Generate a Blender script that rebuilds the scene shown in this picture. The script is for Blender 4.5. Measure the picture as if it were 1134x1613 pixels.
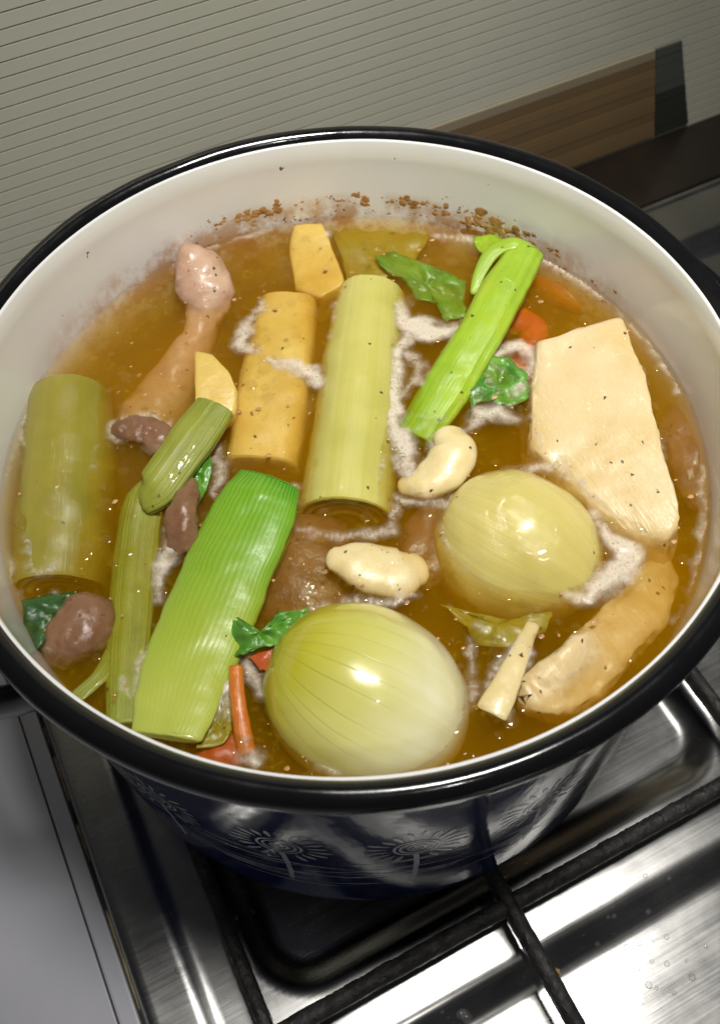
import bpy, bmesh, math, random
from mathutils import Vector, Matrix, noise
random.seed(7)
R = math.radians
scene = bpy.context.scene
for o in list(bpy.data.objects):
    bpy.data.objects.remove(o)

# ------------------------------------------------------------------ camera
ZR = 0.21                                   # height of the pot rim above the hob
CAM = Vector((-0.08183, -0.18976, 0.24775 + ZR))
RIGHT = Vector((0.89287, -0.44914, -0.03239))
FWD = Vector((0.21671, 0.49163, -0.84341)).normalized()
RIGHT = (RIGHT - FWD * RIGHT.dot(FWD)).normalized()
DOWN = FWD.cross(RIGHT).normalized()
FPX, W0, H0 = 1524.9, 1134.0, 1613.0
cam = bpy.data.cameras.new('camera')
cam.sensor_fit = 'VERTICAL'; cam.sensor_height = 24.0
cam.lens = 24.0 * FPX / H0
cam.clip_start = 0.01; cam.clip_end = 50
cam.dof.use_dof = True
cam.dof.focus_distance = 0.345
cam.dof.aperture_fstop = (cam.lens / 1000) / 0.0020
camo = bpy.data.objects.new('camera', cam)
scene.collection.objects.link(camo)
m = Matrix((RIGHT, -DOWN, -FWD)).transposed().to_4x4(); m.translation = CAM
camo.matrix_world = m
scene.camera = camo

# ------------------------------------------------------------------ world, lamps, exposure
world = bpy.data.worlds.new('World'); scene.world = world
world.use_nodes = True
bg = world.node_tree.nodes['Background']
bg.inputs[0].default_value = (0.90, 0.93, 1.0, 1)
bg.inputs[1].default_value = 0.022

def lamp(name, loc, target, sx, sy, power, col, spread=math.pi):
    l = bpy.data.lights.new(name, 'AREA'); l.shape = 'RECTANGLE'; l.size = sx; l.size_y = sy
    l.energy = power; l.color = col; l.spread = spread
    o = bpy.data.objects.new(name, l); scene.collection.objects.link(o)
    o.location = loc
    o.rotation_euler = (Vector(target) - Vector(loc)).to_track_quat('-Z', 'Y').to_euler()
    return o
lamp('hood_lamp', (0.075, -0.09, 0.92), (0.085, 0.03, 0.17), 0.19, 0.12, 1.22, (1.0, 0.975, 0.915), R(70))
lamp('ceiling_lamp', (-0.10, -0.86, 1.30), (0, 0, 0.2), 0.06, 0.06, 1.35, (1.0, 0.96, 0.90))

scene.view_settings.view_transform = 'Standard'
scene.view_settings.look = 'None'
scene.view_settings.exposure = 0.0
scene.view_settings.gamma = 1.0
scene.view_settings.use_curve_mapping = False
cy = scene.cycles
cy.max_bounces = 10; cy.diffuse_bounces = 4; cy.glossy_bounces = 5; cy.transmission_bounces = 6
cy.volume_bounces = 2; cy.transparent_max_bounces = 16
cy.sample_clamp_indirect = 4.0
cy.use_denoising = True
cy.caustics_reflective = False; cy.caustics_refractive = False

# ------------------------------------------------------------------ helpers
def ray(x, y):
    return (RIGHT * ((x - W0 / 2) / FPX) + DOWN * ((y - H0 / 2) / FPX) + FWD)
def at(x, y, z):                    # a point of the photograph brought onto the height z
    d = ray(x, y); return CAM + d * ((z - CAM.z) / d.z)
def mm_at(p):                       # metres per photograph pixel at the distance of p
    return (p - CAM).dot(FWD) / FPX
ZL = ZR - 0.0376                    # broth surface

def link(o): scene.collection.objects.link(o); return o
def setmeta(o, label=None, cat=None, group=None, kind=None):
    if label: o['label'] = label
    if cat: o['category'] = cat
    if group: o['group'] = group
    if kind: o['kind'] = kind
    return o
def empty(name, loc, label=None, cat=None, group=None, kind=None):
    o = link(bpy.data.objects.new(name, None)); o.location = loc; o.empty_display_size = 0.02
    return setmeta(o, label, cat, group, kind)
def recenter(me):
    c = Vector((0, 0, 0)); mn = 1e9
    for v in me.vertices: c += v.co; mn = min(mn, v.co.z)
    c /= max(1, len(me.vertices)); c.z = mn
    me.transform(Matrix.Translation(-c)); return c
def obj(name, verts, faces, mats, parent=None, smooth=True, uvs=None, midx=None, center=True, **kw):
    me = bpy.data.meshes.new(name); me.from_pydata([tuple(v) for v in verts], [], faces); me.update()
    if not isinstance(mats, (list, tuple)): mats = [mats]
    for mt in mats: me.materials.append(mt)
    if uvs:
        ul = me.uv_layers.new(name='UVMap')
        for l in me.loops: ul.data[l.index].uv = uvs[l.vertex_index]
    if midx:
        for p_, i in zip(me.polygons, midx): p_.material_index = i
    if smooth:
        for p_ in me.polygons: p_.use_smooth = True
    loc = recenter(me) if center else Vector((0, 0, 0))
    o = link(bpy.data.objects.new(name, me)); o.location = loc
    if parent is not None:
        o.parent = parent; q = parent; o.location = loc
        while q is not None: o.location = o.location - q.location; q = q.parent
    return setmeta(o, **kw)
def from_bm(name, bm, mats, parent=None, smooth=False, **kw):
    bm.normal_update()
    vs = [v.co.copy() for v in bm.verts]; bm.verts.index_update()
    fs = [[v.index for v in f.verts] for f in bm.faces]
    bm.free()
    return obj(name, vs, fs, mats, parent, smooth, **kw)
def box(bm, x0, x1, y0, y1, z0, z1, bev=0.0, seg=2):
    r = bmesh.ops.create_cube(bm, size=1.0)
    for v in r['verts']:
        v.co = Vector(((x0 + x1) / 2 + v.co.x * (x1 - x0), (y0 + y1) / 2 + v.co.y * (y1 - y0), (z0 + z1) / 2 + v.co.z * (z1 - z0)))
    if bev:
        es = list({e for v in r['verts'] for e in v.link_edges})
        bmesh.ops.bevel(bm, geom=es, offset=bev, segments=seg, affect='EDGES', profile=0.6)
def fbm(p, s, o=4):
    return noise.fractal(Vector(p) * s, 0.6, 2.0, o)
def ss(a, b, x):
    t = min(1, max(0, (x - a) / (b - a))); return t * t * (3 - 2 * t)

# ------------------------------------------------------------------ materials
class NT:
    def __init__(s, name):
        s.m = bpy.data.materials.new(name); s.m.use_nodes = True; s.t = s.m.node_tree
        s.b = s.t.nodes['Principled BSDF']; s.out = s.t.nodes['Material Output']
    def n(s, typ, **kw):
        nd = s.t.nodes.new(typ)
        for k, v in kw.items():
            if k in nd.inputs: nd.inputs[k].default_value = v
            else: setattr(nd, k, v)
        return nd
    def l(s, a, b): s.t.links.new(a, b)
    def set(s, **kw):
        for k, v in kw.items():
            k = k.replace('_', ' ')
            s.b.inputs[k].default_value = (*v, 1) if isinstance(v, tuple) and len(v) == 3 and 'Color' in k else v
    def coord(s, kind='Object', scale=None):
        tc = s.n('ShaderNodeTexCoord')
        if scale is None: return tc.outputs[kind]
        mp = s.n('ShaderNodeMapping'); mp.inputs['Scale'].default_value = scale
        s.l(tc.outputs[kind], mp.inputs['Vector']); return mp.outputs[0]
    def noise(s, vec, scale, detail=4, rough=0.55):
        nd = s.n('ShaderNodeTexNoise'); nd.inputs['Scale'].default_value = scale
        nd.inputs['Detail'].default_value = detail; nd.inputs['Roughness'].default_value = rough
        s.l(vec, nd.inputs['Vector']); return nd.outputs['Fac']
    def ramp(s, fac, stops):
        r = s.n('ShaderNodeValToRGB'); cr = r.color_ramp
        while len(cr.elements) < len(stops): cr.elements.new(0.5)
        for e, (p_, c) in zip(cr.elements, stops):
            e.position = p_; e.color = (*c, 1) if not isinstance(c, (int, float)) else (c, c, c, 1)
        s.l(fac, r.inputs[0]); return r.outputs[0]
    def mix(s, fac, a, b):
        mx = s.n('ShaderNodeMix', data_type='RGBA')
        if isinstance(fac, (int, float)): mx.inputs[0].default_value = fac
        else: s.l(fac, mx.inputs[0])
        for i, c in ((6, a), (7, b)):
            if isinstance(c, tuple): mx.inputs[i].default_value = (*c, 1)
            else: s.l(c, mx.inputs[i])
        return mx.outputs[2]
    def base(s, sock): s.l(sock, s.b.inputs['Base Color'])
    def bump(s, h, strength=0.3, dist=0.001):
        bp = s.n('ShaderNodeBump'); bp.inputs['Strength'].default_value = strength; bp.inputs['Distance'].default_value = dist
        s.l(h, bp.inputs['Height']); s.l(bp.outputs[0], s.b.inputs['Normal']); return bp
    def math(s, op, a, b=None):
        nd = s.n('ShaderNodeMath', operation=op)
        for i, v in enumerate((a, b)):
            if v is None: continue
            if isinstance(v, (int, float)): nd.inputs[i].default_value = v
            else: s.l(v, nd.inputs[i])
        return nd.outputs[0]
    def specks(s, vec, scale, size, amount):
        v = s.n('ShaderNodeTexVoronoi', feature='F1'); v.inputs['Scale'].default_value = scale
        nz = s.n('ShaderNodeTexNoise'); nz.inputs['Scale'].default_value = scale * 3.5; s.l(vec, nz.inputs['Vector'])
        vm = s.n('ShaderNodeVectorMath', operation='MULTIPLY_ADD'); s.l(nz.outputs['Color'], vm.inputs[0]); vm.inputs[1].default_value = (0.55 / scale,) * 3; s.l(vec, vm.inputs[2])
        s.l(vm.outputs[0], v.inputs['Vector'])
        near = s.math('LESS_THAN', v.outputs['Distance'], size)
        sep = s.n('ShaderNodeSeparateColor'); s.l(v.outputs['Color'], sep.inputs[0])
        return s.math('MULTIPLY', near, s.math('LESS_THAN', sep.outputs[0], amount))

def veg(name, cols, nscale=60, rough=0.38, coat=0.5, sss=0.25, stripes=None, specks=0.12, bump=0.25, bscale=260, sssr=(1.0, 0.8, 0.35), aniso=None):
    """wet vegetable: patchy colour, optional lengthwise fibres from the UV, tiny dark flecks, wet coat"""
    n = NT(name); v = n.coord('Object')
    f = n.noise(v, nscale, 4)
    col = n.ramp(f, [(0.28 + 0.44 * i / max(1, len(cols) - 1), c) for i, c in enumerate(cols)])
    h = n.noise(v, bscale, 3)
    if aniso: h = n.math('ADD', n.math('MULTIPLY', h, 0.5), n.noise(n.coord('Object', aniso), 1.0, 4, 0.6))
    if stripes:
        cnt, dark, amt = stripes
        uv = n.coord('UV', (cnt, 0.35, 1))
        st = n.noise(uv, 1.0, 5, 0.65)
        st = n.ramp(st, [(0.40, 0.0), (0.62, 1.0)])
        col = n.mix(n.math('MULTIPLY', st, amt), col, dark)
        h = n.math('ADD', n.math('MULTIPLY', h, 0.6), n.math('MULTIPLY', st, -0.7))
    if specks:
        col = n.mix(n.specks(v, 300, 0.20, specks), col, (0.10, 0.05, 0.015))
    n.base(col)
    n.set(Roughness=rough, Coat_Weight=coat, Coat_Roughness=0.035, Subsurface_Weight=sss, Subsurface_Radius=sssr)
    n.b.inputs['Subsurface Scale'].default_value = 0.004
    n.bump(h, bump, 0.0012)
    cb = n.n('ShaderNodeBump'); cb.inputs['Strength'].default_value = 0.35; cb.inputs['Distance'].default_value = 0.0008
    n.l(n.math('ADD', n.ramp(n.noise(v, 420, 4, 0.6), [(0.45, 0.0), (0.62, 1.0)]), n.math('MULTIPLY', n.noise(v, 90, 2), 1.5)), cb.inputs['Height']); n.l(cb.outputs[0], n.b.inputs['Coat Normal'])
    return n.m

def simple(name, col, rough=0.5, metal=0.0, coat=0.0, bscale=None, bstr=0.2, var=None):
    n = NT(name); n.set(Base_Color=col, Roughness=rough, Metallic=metal, Coat_Weight=coat)
    v = n.coord('Object')
    if var: n.base(n.ramp(n.noise(v, var[0], 4), [(0.35, col), (0.7, var[1])]))
    if bscale: n.bump(n.noise(v, bscale, 4), bstr, 0.001)
    return n.m

# enamel
n = NT('enamel_black'); n.set(Base_Color=(0.006, 0.006, 0.007), Roughness=0.16, Coat_Weight=0.3)
v = n.coord('Object'); n.l(n.ramp(n.noise(v, 70, 4), [(0.3, 0.10), (0.75, 0.26)]), n.b.inputs['Roughness']); n.bump(n.noise(v, 140, 3), 0.12, 0.0006)
M_BLACK = n.m
n = NT('enamel_navy'); v = n.coord('Object')
n.base(n.ramp(n.noise(v, 28, 5), [(0.3, (0.010, 0.020, 0.095)), (0.6, (0.022, 0.042, 0.17)), (0.8, (0.05, 0.075, 0.22))]))
n.set(Roughness=0.09, Coat_Weight=0.0); n.b.inputs['Specular IOR Level'].default_value = 0.3
n.bump(n.noise(n.coord('Object', (1, 1, 0.4)), 55, 4), 0.16, 0.002); M_NAVY = n.m
n = NT('enamel_white'); v = n.coord('Object')
col = n.ramp(n.noise(v, 22, 4), [(0.3, (0.79, 0.79, 0.785)), (0.7, (0.84, 0.84, 0.84))])
# dried scum film above the broth line: patchy, its own outline
geo = n.n('ShaderNodeNewGeometry'); sp = n.n('ShaderNodeSeparateXYZ'); n.l(geo.outputs['Position'], sp.inputs[0])
hh = n.math('SUBTRACT', sp.outputs[2], ZL)
band = n.ramp(n.math('MULTIPLY', hh, 40.0), [(0.0, 1.0), (0.25, 0.75), (0.52, 0.0)])
pat = n.ramp(n.noise(v, 55, 6, 0.7), [(0.42, 0.0), (0.56, 1.0)])
back = n.ramp(n.math('ADD', n.math('MULTIPLY', sp.outputs[1], 3.5), n.math('MULTIPLY', sp.outputs[0], 1.5)), [(0.15, 0.0), (0.40, 1.0)])
film = n.math('MULTIPLY', n.math('MULTIPLY', band, pat), back)
col = n.mix(n.math('MULTIPLY', film, 0.9), col, (0.48, 0.26, 0.10))
col = n.mix(n.specks(v, 95, 0.07, 0.22), col, (0.16, 0.11, 0.06))
n.base(col); n.set(Roughness=0.14, Coat_Weight=0.4, Coat_Roughness=0.05); n.bump(n.noise(v, 30, 3), 0.06, 0.001)
M_WHITE = n.m
n = NT('print_white'); v = n.coord('Object')
n.base(n.ramp(n.noise(v, 300, 4), [(0.35, (0.50, 0.52, 0.58)), (0.6, (0.82, 0.83, 0.86))])); n.set(Roughness=0.25, Coat_Weight=0.4); M_PRINT = n.m
# wall laminate
n = NT('wall_strip'); v = n.coord('Object')
n.base(n.ramp(n.noise(n.coord('Object', (1, 1, 3)), 7, 5), [(0.3, (0.68, 0.67, 0.53)), (0.7, (0.77, 0.76, 0.63))]))
n.set(Roughness=0.22); n.b.inputs['Specular IOR Level'].default_value = 0.5
n.bump(n.noise(v, 60, 3), 0.03, 0.001); M_STRIP = n.m
M_GROOVE = simple('wall_groove', (0.02, 0.017, 0.014), 0.7, bscale=200)
# steel
n = NT('brushed_steel'); v = n.coord('Object')
br = n.noise(n.coord('Object', (4, 160, 30)), 6, 5, 0.6)
sm = n.noise(v, 16, 5, 0.6)
n.base(n.ramp(sm, [(0.3, (0.50, 0.495, 0.485)), (0.7, (0.66, 0.655, 0.64))]))
n.l(n.ramp(n.math('ADD', n.math('MULTIPLY', br, 0.35), n.math('MULTIPLY', sm, 0.65)), [(0.3, 0.17), (0.75, 0.33)]), n.b.inputs['Roughness'])
n.set(Metallic=1.0); n.bump(br, 0.05, 0.0004); M_STEEL = n.m
n = NT('cast_iron'); v = n.coord('Object')
n.base(n.ramp(n.noise(v, 160, 5), [(0.35, (0.008, 0.008, 0.008)), (0.7, (0.035, 0.032, 0.03))]))
n.set(Roughness=0.55); n.l(n.ramp(n.noise(v, 220, 3), [(0.4, 0.75), (0.7, 0.35)]), n.b.inputs['Roughness']); n.bump(n.noise(v, 420, 5), 0.9, 0.0012); M_IRON = n.m
M_LEDGE = simple('ledge_black', (0.010, 0.009, 0.008), 0.28, bscale=50, bstr=0.05, var=(14, (0.03, 0.022, 0.016)))
n = NT('counter_white'); v = n.coord('Object')
c = n.ramp(n.noise(v, 12, 5), [(0.3, (0.42, 0.42, 0.47)), (0.7, (0.48, 0.48, 0.53))])
c = n.mix(n.specks(v, 45, 0.03, 0.3), c, (0.25, 0.2, 0.12)); n.base(c); n.set(Roughness=0.4); n.bump(n.noise(v, 350, 3), 0.05, 0.0005); M_COUNTER = n.m
M_SEAL = simple('sealant', (0.32, 0.27, 0.15), 0.7, bscale=200, bstr=0.6, var=(60, (0.10, 0.08, 0.05)))
M_DARK = simple('gap_dark', (0.02, 0.02, 0.018), 0.8)
n = NT('wood'); w = n.noise(n.coord('Object', (1.2, 6, 26)), 10, 6, 0.6)
n.base(n.ramp(w, [(0.3, (0.13, 0.072, 0.025)), (0.5, (0.17, 0.094, 0.034)), (0.72, (0.21, 0.12, 0.045))])); n.set(Roughness=0.45); n.bump(w, 0.2, 0.001); M_WOOD = n.m
def tinted(name, col, opac, rough, tcol):
    n = NT(name); v = n.coord('Object'); n.set(Roughness=rough); n.base(n.ramp(n.noise(v, 12, 4), [(0.3, tuple(c * 0.8 for c in col)), (0.7, tuple(c * 1.2 for c in col))]))
    tr = n.n('ShaderNodeBsdfTransparent'); tr.inputs[0].default_value = (*tcol, 1); mx = n.n('ShaderNodeMixShader'); mx.inputs[0].default_value = opac
    n.l(tr.outputs[0], mx.inputs[1]); n.l(n.b.outputs[0], mx.inputs[2]); n.l(mx.outputs[0], n.out.inputs['Surface']); return n.m
M_TINT = tinted('tinted_brown', (0.20, 0.13, 0.06), 0.24, 0.4, (0.80, 0.66, 0.46))
M_SMOKE = tinted('tinted_smoke', (0.05, 0.06, 0.055), 0.40, 0.4, (0.62, 0.66, 0.64))
M_DGREY = simple('dark_block', (0.035, 0.045, 0.04), 0.4, bscale=80, var=(20, (0.07, 0.085, 0.08)))

# broth: thin reflective skin over a cloudy amber liquid
n = NT('broth'); n.t.nodes.remove(n.b)
fr = n.n('ShaderNodeFresnel', IOR=1.24); tr = n.n('ShaderNodeBsdfTransparent'); gl = n.n('ShaderNodeBsdfGlossy'); gl.inputs['Roughness'].default_value = 0.05
mx = n.n('ShaderNodeMixShader'); v = n.coord('Object')
bp = n.n('ShaderNodeBump'); bp.inputs['Strength'].default_value = 0.18; bp.inputs['Distance'].default_value = 0.0015
n.l(n.math('ADD', n.noise(v, 90, 4), n.math('MULTIPLY', n.noise(v, 320, 3), 0.4)), bp.inputs['Height'])
n.l(bp.outputs[0], gl.inputs['Normal']); n.l(bp.outputs[0], fr.inputs['Normal'])
df = n.n('ShaderNodeBsdfDiffuse'); n.l(n.ramp(n.noise(v, 34, 3), [(0.35, (0.42, 0.22, 0.008)), (0.55, (0.52, 0.36, 0.015)), (0.7, (0.55, 0.40, 0.05))]), df.inputs[0])
wp = n.n('ShaderNodeTexNoise'); wp.inputs['Scale'].default_value = 42; wp.inputs['Detail'].default_value = 7; wp.inputs['Roughness'].default_value = 0.62; wp.inputs['Distortion'].default_value = 1.2; n.l(v, wp.inputs['Vector'])
grn = n.ramp(n.noise(v, 420, 3, 0.6), [(0.55, 0.0), (0.75, 0.22)])
fa = n.math('ADD', n.ramp(wp.outputs['Fac'], [(0.48, 0.0), (0.60, 0.03), (0.78, 0.12)]), n.math('MULTIPLY', grn, n.ramp(wp.outputs['Fac'], [(0.42, 0.0), (0.60, 1.0)])))
mf = n.n('ShaderNodeMixShader'); n.l(fa, mf.inputs[0]); n.l(tr.outputs[0], mf.inputs[1]); n.l(df.outputs[0], mf.inputs[2])
n.l(fr.outputs[0], mx.inputs[0]); n.l(mf.outputs[0], mx.inputs[1]); n.l(gl.outputs[0], mx.inputs[2]); n.l(mx.outputs[0], n.out.inputs['Surface'])
sc_ = n.n('ShaderNodeVolumeScatter'); sc_.inputs['Color'].default_value = (0.92, 0.53, 0.004, 1); sc_.inputs['Density'].default_value = 55; sc_.inputs['Anisotropy'].default_value = 0.3
ab = n.n('ShaderNodeVolumeAbsorption'); ab.inputs['Color'].default_value = (0.98, 0.70, 0.004, 1); ab.inputs['Density'].default_value = 62
ad = n.n('ShaderNodeAddShader'); n.l(sc_.outputs[0], ad.inputs[0]); n.l(ab.outputs[0], ad.inputs[1]); n.l(ad.outputs[0], n.out.inputs['Volume'])
M_BROTH = n.m
def filmy(name, col, ior=1.45, tint=0.25, rough=0.04):
    n = NT(name); n.t.nodes.remove(n.b)
    fr = n.n('ShaderNodeFresnel', IOR=ior); tr = n.n('ShaderNodeBsdfTransparent'); gl = n.n('ShaderNodeBsdfGlossy'); gl.inputs['Roughness'].default_value = rough
    df = n.n('ShaderNodeBsdfDiffuse'); df.inputs[0].default_value = (*col, 1); tr.inputs[0].default_value = (*[0.92 + 0.08 * c for c in col], 1)
    m1 = n.n('ShaderNodeMixShader'); m1.inputs[0].default_value = tint; n.l(tr.outputs[0], m1.inputs[1]); n.l(df.outputs[0], m1.inputs[2])
    m2 = n.n('ShaderNodeMixShader'); n.l(fr.outputs[0], m2.inputs[0]); n.l(m1.outputs[0], m2.inputs[1]); n.l(gl.outputs[0], m2.inputs[2]); n.l(m2.outputs[0], n.out.inputs['Surface'])
    return n.m
M_OIL = filmy('oil', (0.85, 0.6, 0.12), 1.40, 0.03)
M_BUBBLE = filmy('bubble', (0.8, 0.66, 0.4), 1.18, 0.04)
M_DROP = filmy('water', (0.9, 0.9, 0.9), 1.4, 0.05)
n = NT('foam'); v = n.coord('Object')
vor = n.n('ShaderNodeTexVoronoi', feature='F1'); vor.inputs['Scale'].default_value = 900; n.l(v, vor.inputs['Vector'])
f = n.noise(v, 110, 5)
col = n.ramp(f, [(0.32, (0.52, 0.41, 0.26)), (0.52, (0.66, 0.56, 0.41)), (0.72, (0.76, 0.69, 0.57))])
ve = n.n('ShaderNodeTexVoronoi', feature='DISTANCE_TO_EDGE'); ve.inputs['Scale'].default_value = 620; n.l(v, ve.inputs['Vector'])
col = n.mix(n.ramp(ve.outputs['Distance'], [(0.04, 0.0), (0.22, 0.55)]), (0.80, 0.73, 0.61), col)
col = n.mix(n.math('MULTIPLY', n.specks(v, 700, 0.28, 0.22), 0.55), col, (0.30, 0.19, 0.08))
n.base(col); n.set(Roughness=0.4, Coat_Weight=0.25, Coat_Roughness=0.2, Subsurface_Weight=0.2); n.b.inputs['Subsurface Scale'].default_value = 0.002
n.bump(vor.outputs['Distance'], 0.2, 0.0003)
at_ = n.n('ShaderNodeAttribute', attribute_name='thickness')
op = n.math('ADD', n.math('ADD', n.math('MULTIPLY', at_.outputs['Fac'], 0.75), 0.42), n.math('MULTIPLY', n.math('SUBTRACT', n.noise(v, 300, 5, 0.65), 0.5), 0.55))
tr = n.n('ShaderNodeBsdfTransparent'); mx = n.n('ShaderNodeMixShader')
n.l(n.ramp(op, [(0.0, 0.0), (0.28, 0.08), (0.55, 0.38), (0.90, 0.72)]), mx.inputs[0]); n.l(tr.outputs[0], mx.inputs[1]); n.l(n.b.outputs[0], mx.inputs[2]); n.l(mx.outputs[0], n.out.inputs['Surface'])
M_FOAM = n.m
n = NT('scum'); v = n.coord('Object')
n.base(n.ramp(n.noise(v, 130, 5), [(0.3, (0.20, 0.085, 0.025)), (0.5, (0.46, 0.24, 0.075)), (0.75, (0.62, 0.42, 0.20))])); n.set(Roughness=0.5, Coat_Weight=0.2); n.bump(n.noise(v, 500, 3), 0.5, 0.001); M_SCUM = n.m

M_LEEK = veg('leek_pale', [(0.410, 0.390, 0.078), (0.523, 0.486, 0.129), (0.597, 0.546, 0.192)], 26, stripes=(60, (0.429, 0.399, 0.058), 0.32), specks=0.08, bump=0.10)
M_LEEK_OLD = veg('leek_olive', [(0.206, 0.177, 0.013), (0.298, 0.252, 0.026), (0.358, 0.307, 0.044)], 26, stripes=(26, (0.244, 0.218, 0.013), 0.5), specks=0.06, bump=0.12)
M_LEEK_END = veg('leek_cut', [(0.374, 0.300, 0.025), (0.493, 0.390, 0.060)], 80, specks=0.1)
n_ = NT('leek_green'); n = n_; v = n.coord('Object'); 
uvx = n.coord('UV'); spx = n.n('ShaderNodeSeparateXYZ'); n.l(uvx, spx.inputs[0])
al = n.ramp(n.math('ADD', spx.outputs[1], n.math('MULTIPLY', n.noise(v, 40, 3), 0.25)), [(0.10, (0.030, 0.211, 0.005)), (0.20, (0.122, 0.324, 0.011)), (0.5, (0.190, 0.348, 0.021)), (0.75, (0.319, 0.405, 0.040)), (1.0, (0.425, 0.462, 0.080))])
ri = n.n('ShaderNodeTexWave', wave_type='BANDS', bands_direction='X'); ri.inputs['Scale'].default_value = 15; ri.inputs['Distortion'].default_value = 2.2; ri.inputs['Detail'].default_value = 2
n.l(n.coord('UV', (1, 0.15, 1)), ri.inputs['Vector'])
rr = n.ramp(ri.outputs['Fac'], [(0.25, 0.0), (0.75, 1.0)])
n.base(n.mix(n.math('MULTIPLY', rr, 0.26), al, (0.345, 0.495, 0.056)))
n.set(Roughness=0.32, Coat_Weight=0.6, Coat_Roughness=0.08, Subsurface_Weight=0.2, Subsurface_Radius=(0.6, 1.0, 0.2)); n.b.inputs['Subsurface Scale'].default_value = 0.003
n.bump(n.math('ADD', n.math('MULTIPLY', rr, 0.2), n.noise(v, 240, 3)), 0.22, 0.0006); M_LEEK_GREEN = n.m
M_CELERY = veg('celery', [(0.174, 0.211, 0.010), (0.248, 0.277, 0.019), (0.310, 0.330, 0.035)], 40, stripes=(22, (0.335, 0.363, 0.052), 0.5), specks=0.05, bump=0.4)
M_CELERY_DK = veg('celery_bright', [(0.170, 0.324, 0.007), (0.289, 0.450, 0.015), (0.408, 0.504, 0.036)], 34, stripes=(18, (0.357, 0.495, 0.036), 0.5), specks=0.1)
M_PARSNIP = veg('parsnip', [(0.542, 0.342, 0.057), (0.632, 0.440, 0.096), (0.677, 0.505, 0.144)], 45, specks=0.1, bump=0.3)
M_CELERIAC = veg('celeriac', [(0.589, 0.431, 0.172), (0.657, 0.511, 0.270), (0.704, 0.573, 0.352)], 30, specks=0.10, bump=0.4, rough=0.4, coat=0.5, aniso=(420, 60, 60))
M_ONION2 = veg('onion_boiled', [(0.529, 0.449, 0.119), (0.633, 0.537, 0.182), (0.699, 0.607, 0.267)], 18, specks=0.03, sss=0.35, bump=0.10, coat=1.0, rough=0.28, stripes=(34, (0.473, 0.414, 0.084), 0.38))
M_GARLIC = veg('garlic', [(0.612, 0.475, 0.207), (0.711, 0.590, 0.310), (0.760, 0.665, 0.405)], 60, specks=0.12, sss=0.35)
M_MEAT = veg('poached_meat', [(0.132, 0.054, 0.023), (0.209, 0.101, 0.049), (0.264, 0.149, 0.077)], 55, specks=0.25, bump=0.45, sssr=(1, 0.4, 0.3))
M_SKIN = veg('poached_skin', [(0.44, 0.25, 0.16), (0.55, 0.35, 0.24), (0.62, 0.44, 0.31)], 55, specks=0.25, bump=0.4, sssr=(1, 0.4, 0.3))
M_CARROT = veg('carrot', [(0.42, 0.10, 0.008), (0.60, 0.19, 0.015)], 60, specks=0.0)
M_REDSKIN = veg('red_skin', [(0.35, 0.045, 0.008), (0.55, 0.12, 0.015)], 60, specks=0.0)
M_LEAF = veg('leaf_green', [(0.03, 0.13, 0.010), (0.08, 0.25, 0.02), (0.17, 0.36, 0.05)], 90, specks=0.0, bump=0.5, sss=0.15, coat=0.3)
M_LEAF_DK = veg('leaf_dark', [(0.006, 0.035, 0.006), (0.02, 0.085, 0.010), (0.04, 0.12, 0.015)], 70, specks=0.0, bump=0.5, sss=0.1)
n = NT('onion'); v = n.coord('Object'); uv = n.coord('UV'); sp = n.n('ShaderNodeSeparateXYZ'); n.l(uv, sp.inputs[0])
alv = n.math('ADD', sp.outputs[1], n.math('MULTIPLY', n.noise(v, 26, 3), 0.16))
col = n.ramp(alv, [(0.06, (0.40, 0.33, 0.012)), (0.28, (0.48, 0.45, 0.025)), (0.48, (0.63, 0.60, 0.20)), (0.68, (0.78, 0.75, 0.52))])
vn = n.n('ShaderNodeTexVoronoi', voronoi_dimensions='1D', feature='DISTANCE_TO_EDGE'); vn.inputs['Scale'].default_value = 30; vn.inputs['Randomness'].default_value = 0.75
n.l(n.math('ADD', sp.outputs[0], n.math('MULTIPLY', n.noise(v, 20, 2), 0.02)), vn.inputs['W'])
ln = n.ramp(vn.outputs['Distance'], [(0.0, 1.0), (0.055, 0.0)])
fade = n.ramp(alv, [(0.10, 0.85), (0.42, 0.55), (0.62, 0.0)])
ln = n.math('MULTIPLY', n.math('MULTIPLY', ln, fade), n.ramp(n.noise(v, 38, 3), [(0.35, 0.15), (0.6, 0.9)]))
bnd = n.ramp(n.noise(n.coord('UV', (26, 0.6, 1)), 1.0, 4, 0.6), [(0.38, 0.0), (0.62, 1.0)])
col = n.mix(n.math('MULTIPLY', bnd, 0.30), col, (0.54, 0.54, 0.09))
col = n.mix(ln, col, (0.22, 0.25, 0.02))
col = n.mix(n.specks(v, 120, 0.10, 0.10), col, (0.08, 0.06, 0.02)); n.base(col)
n.set(Roughness=0.28, Coat_Weight=0.8, Coat_Roughness=0.05, Subsurface_Weight=0.35, Subsurface_Radius=(1.0, 0.85, 0.35)); n.b.inputs['Subsurface Scale'].default_value = 0.005
n.bump(n.math('ADD', n.math('MULTIPLY', n.noise(v, 120, 3), 0.5), n.math('MULTIPLY', ln, -1.0)), 0.15, 0.001); M_ONION = n.m

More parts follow.
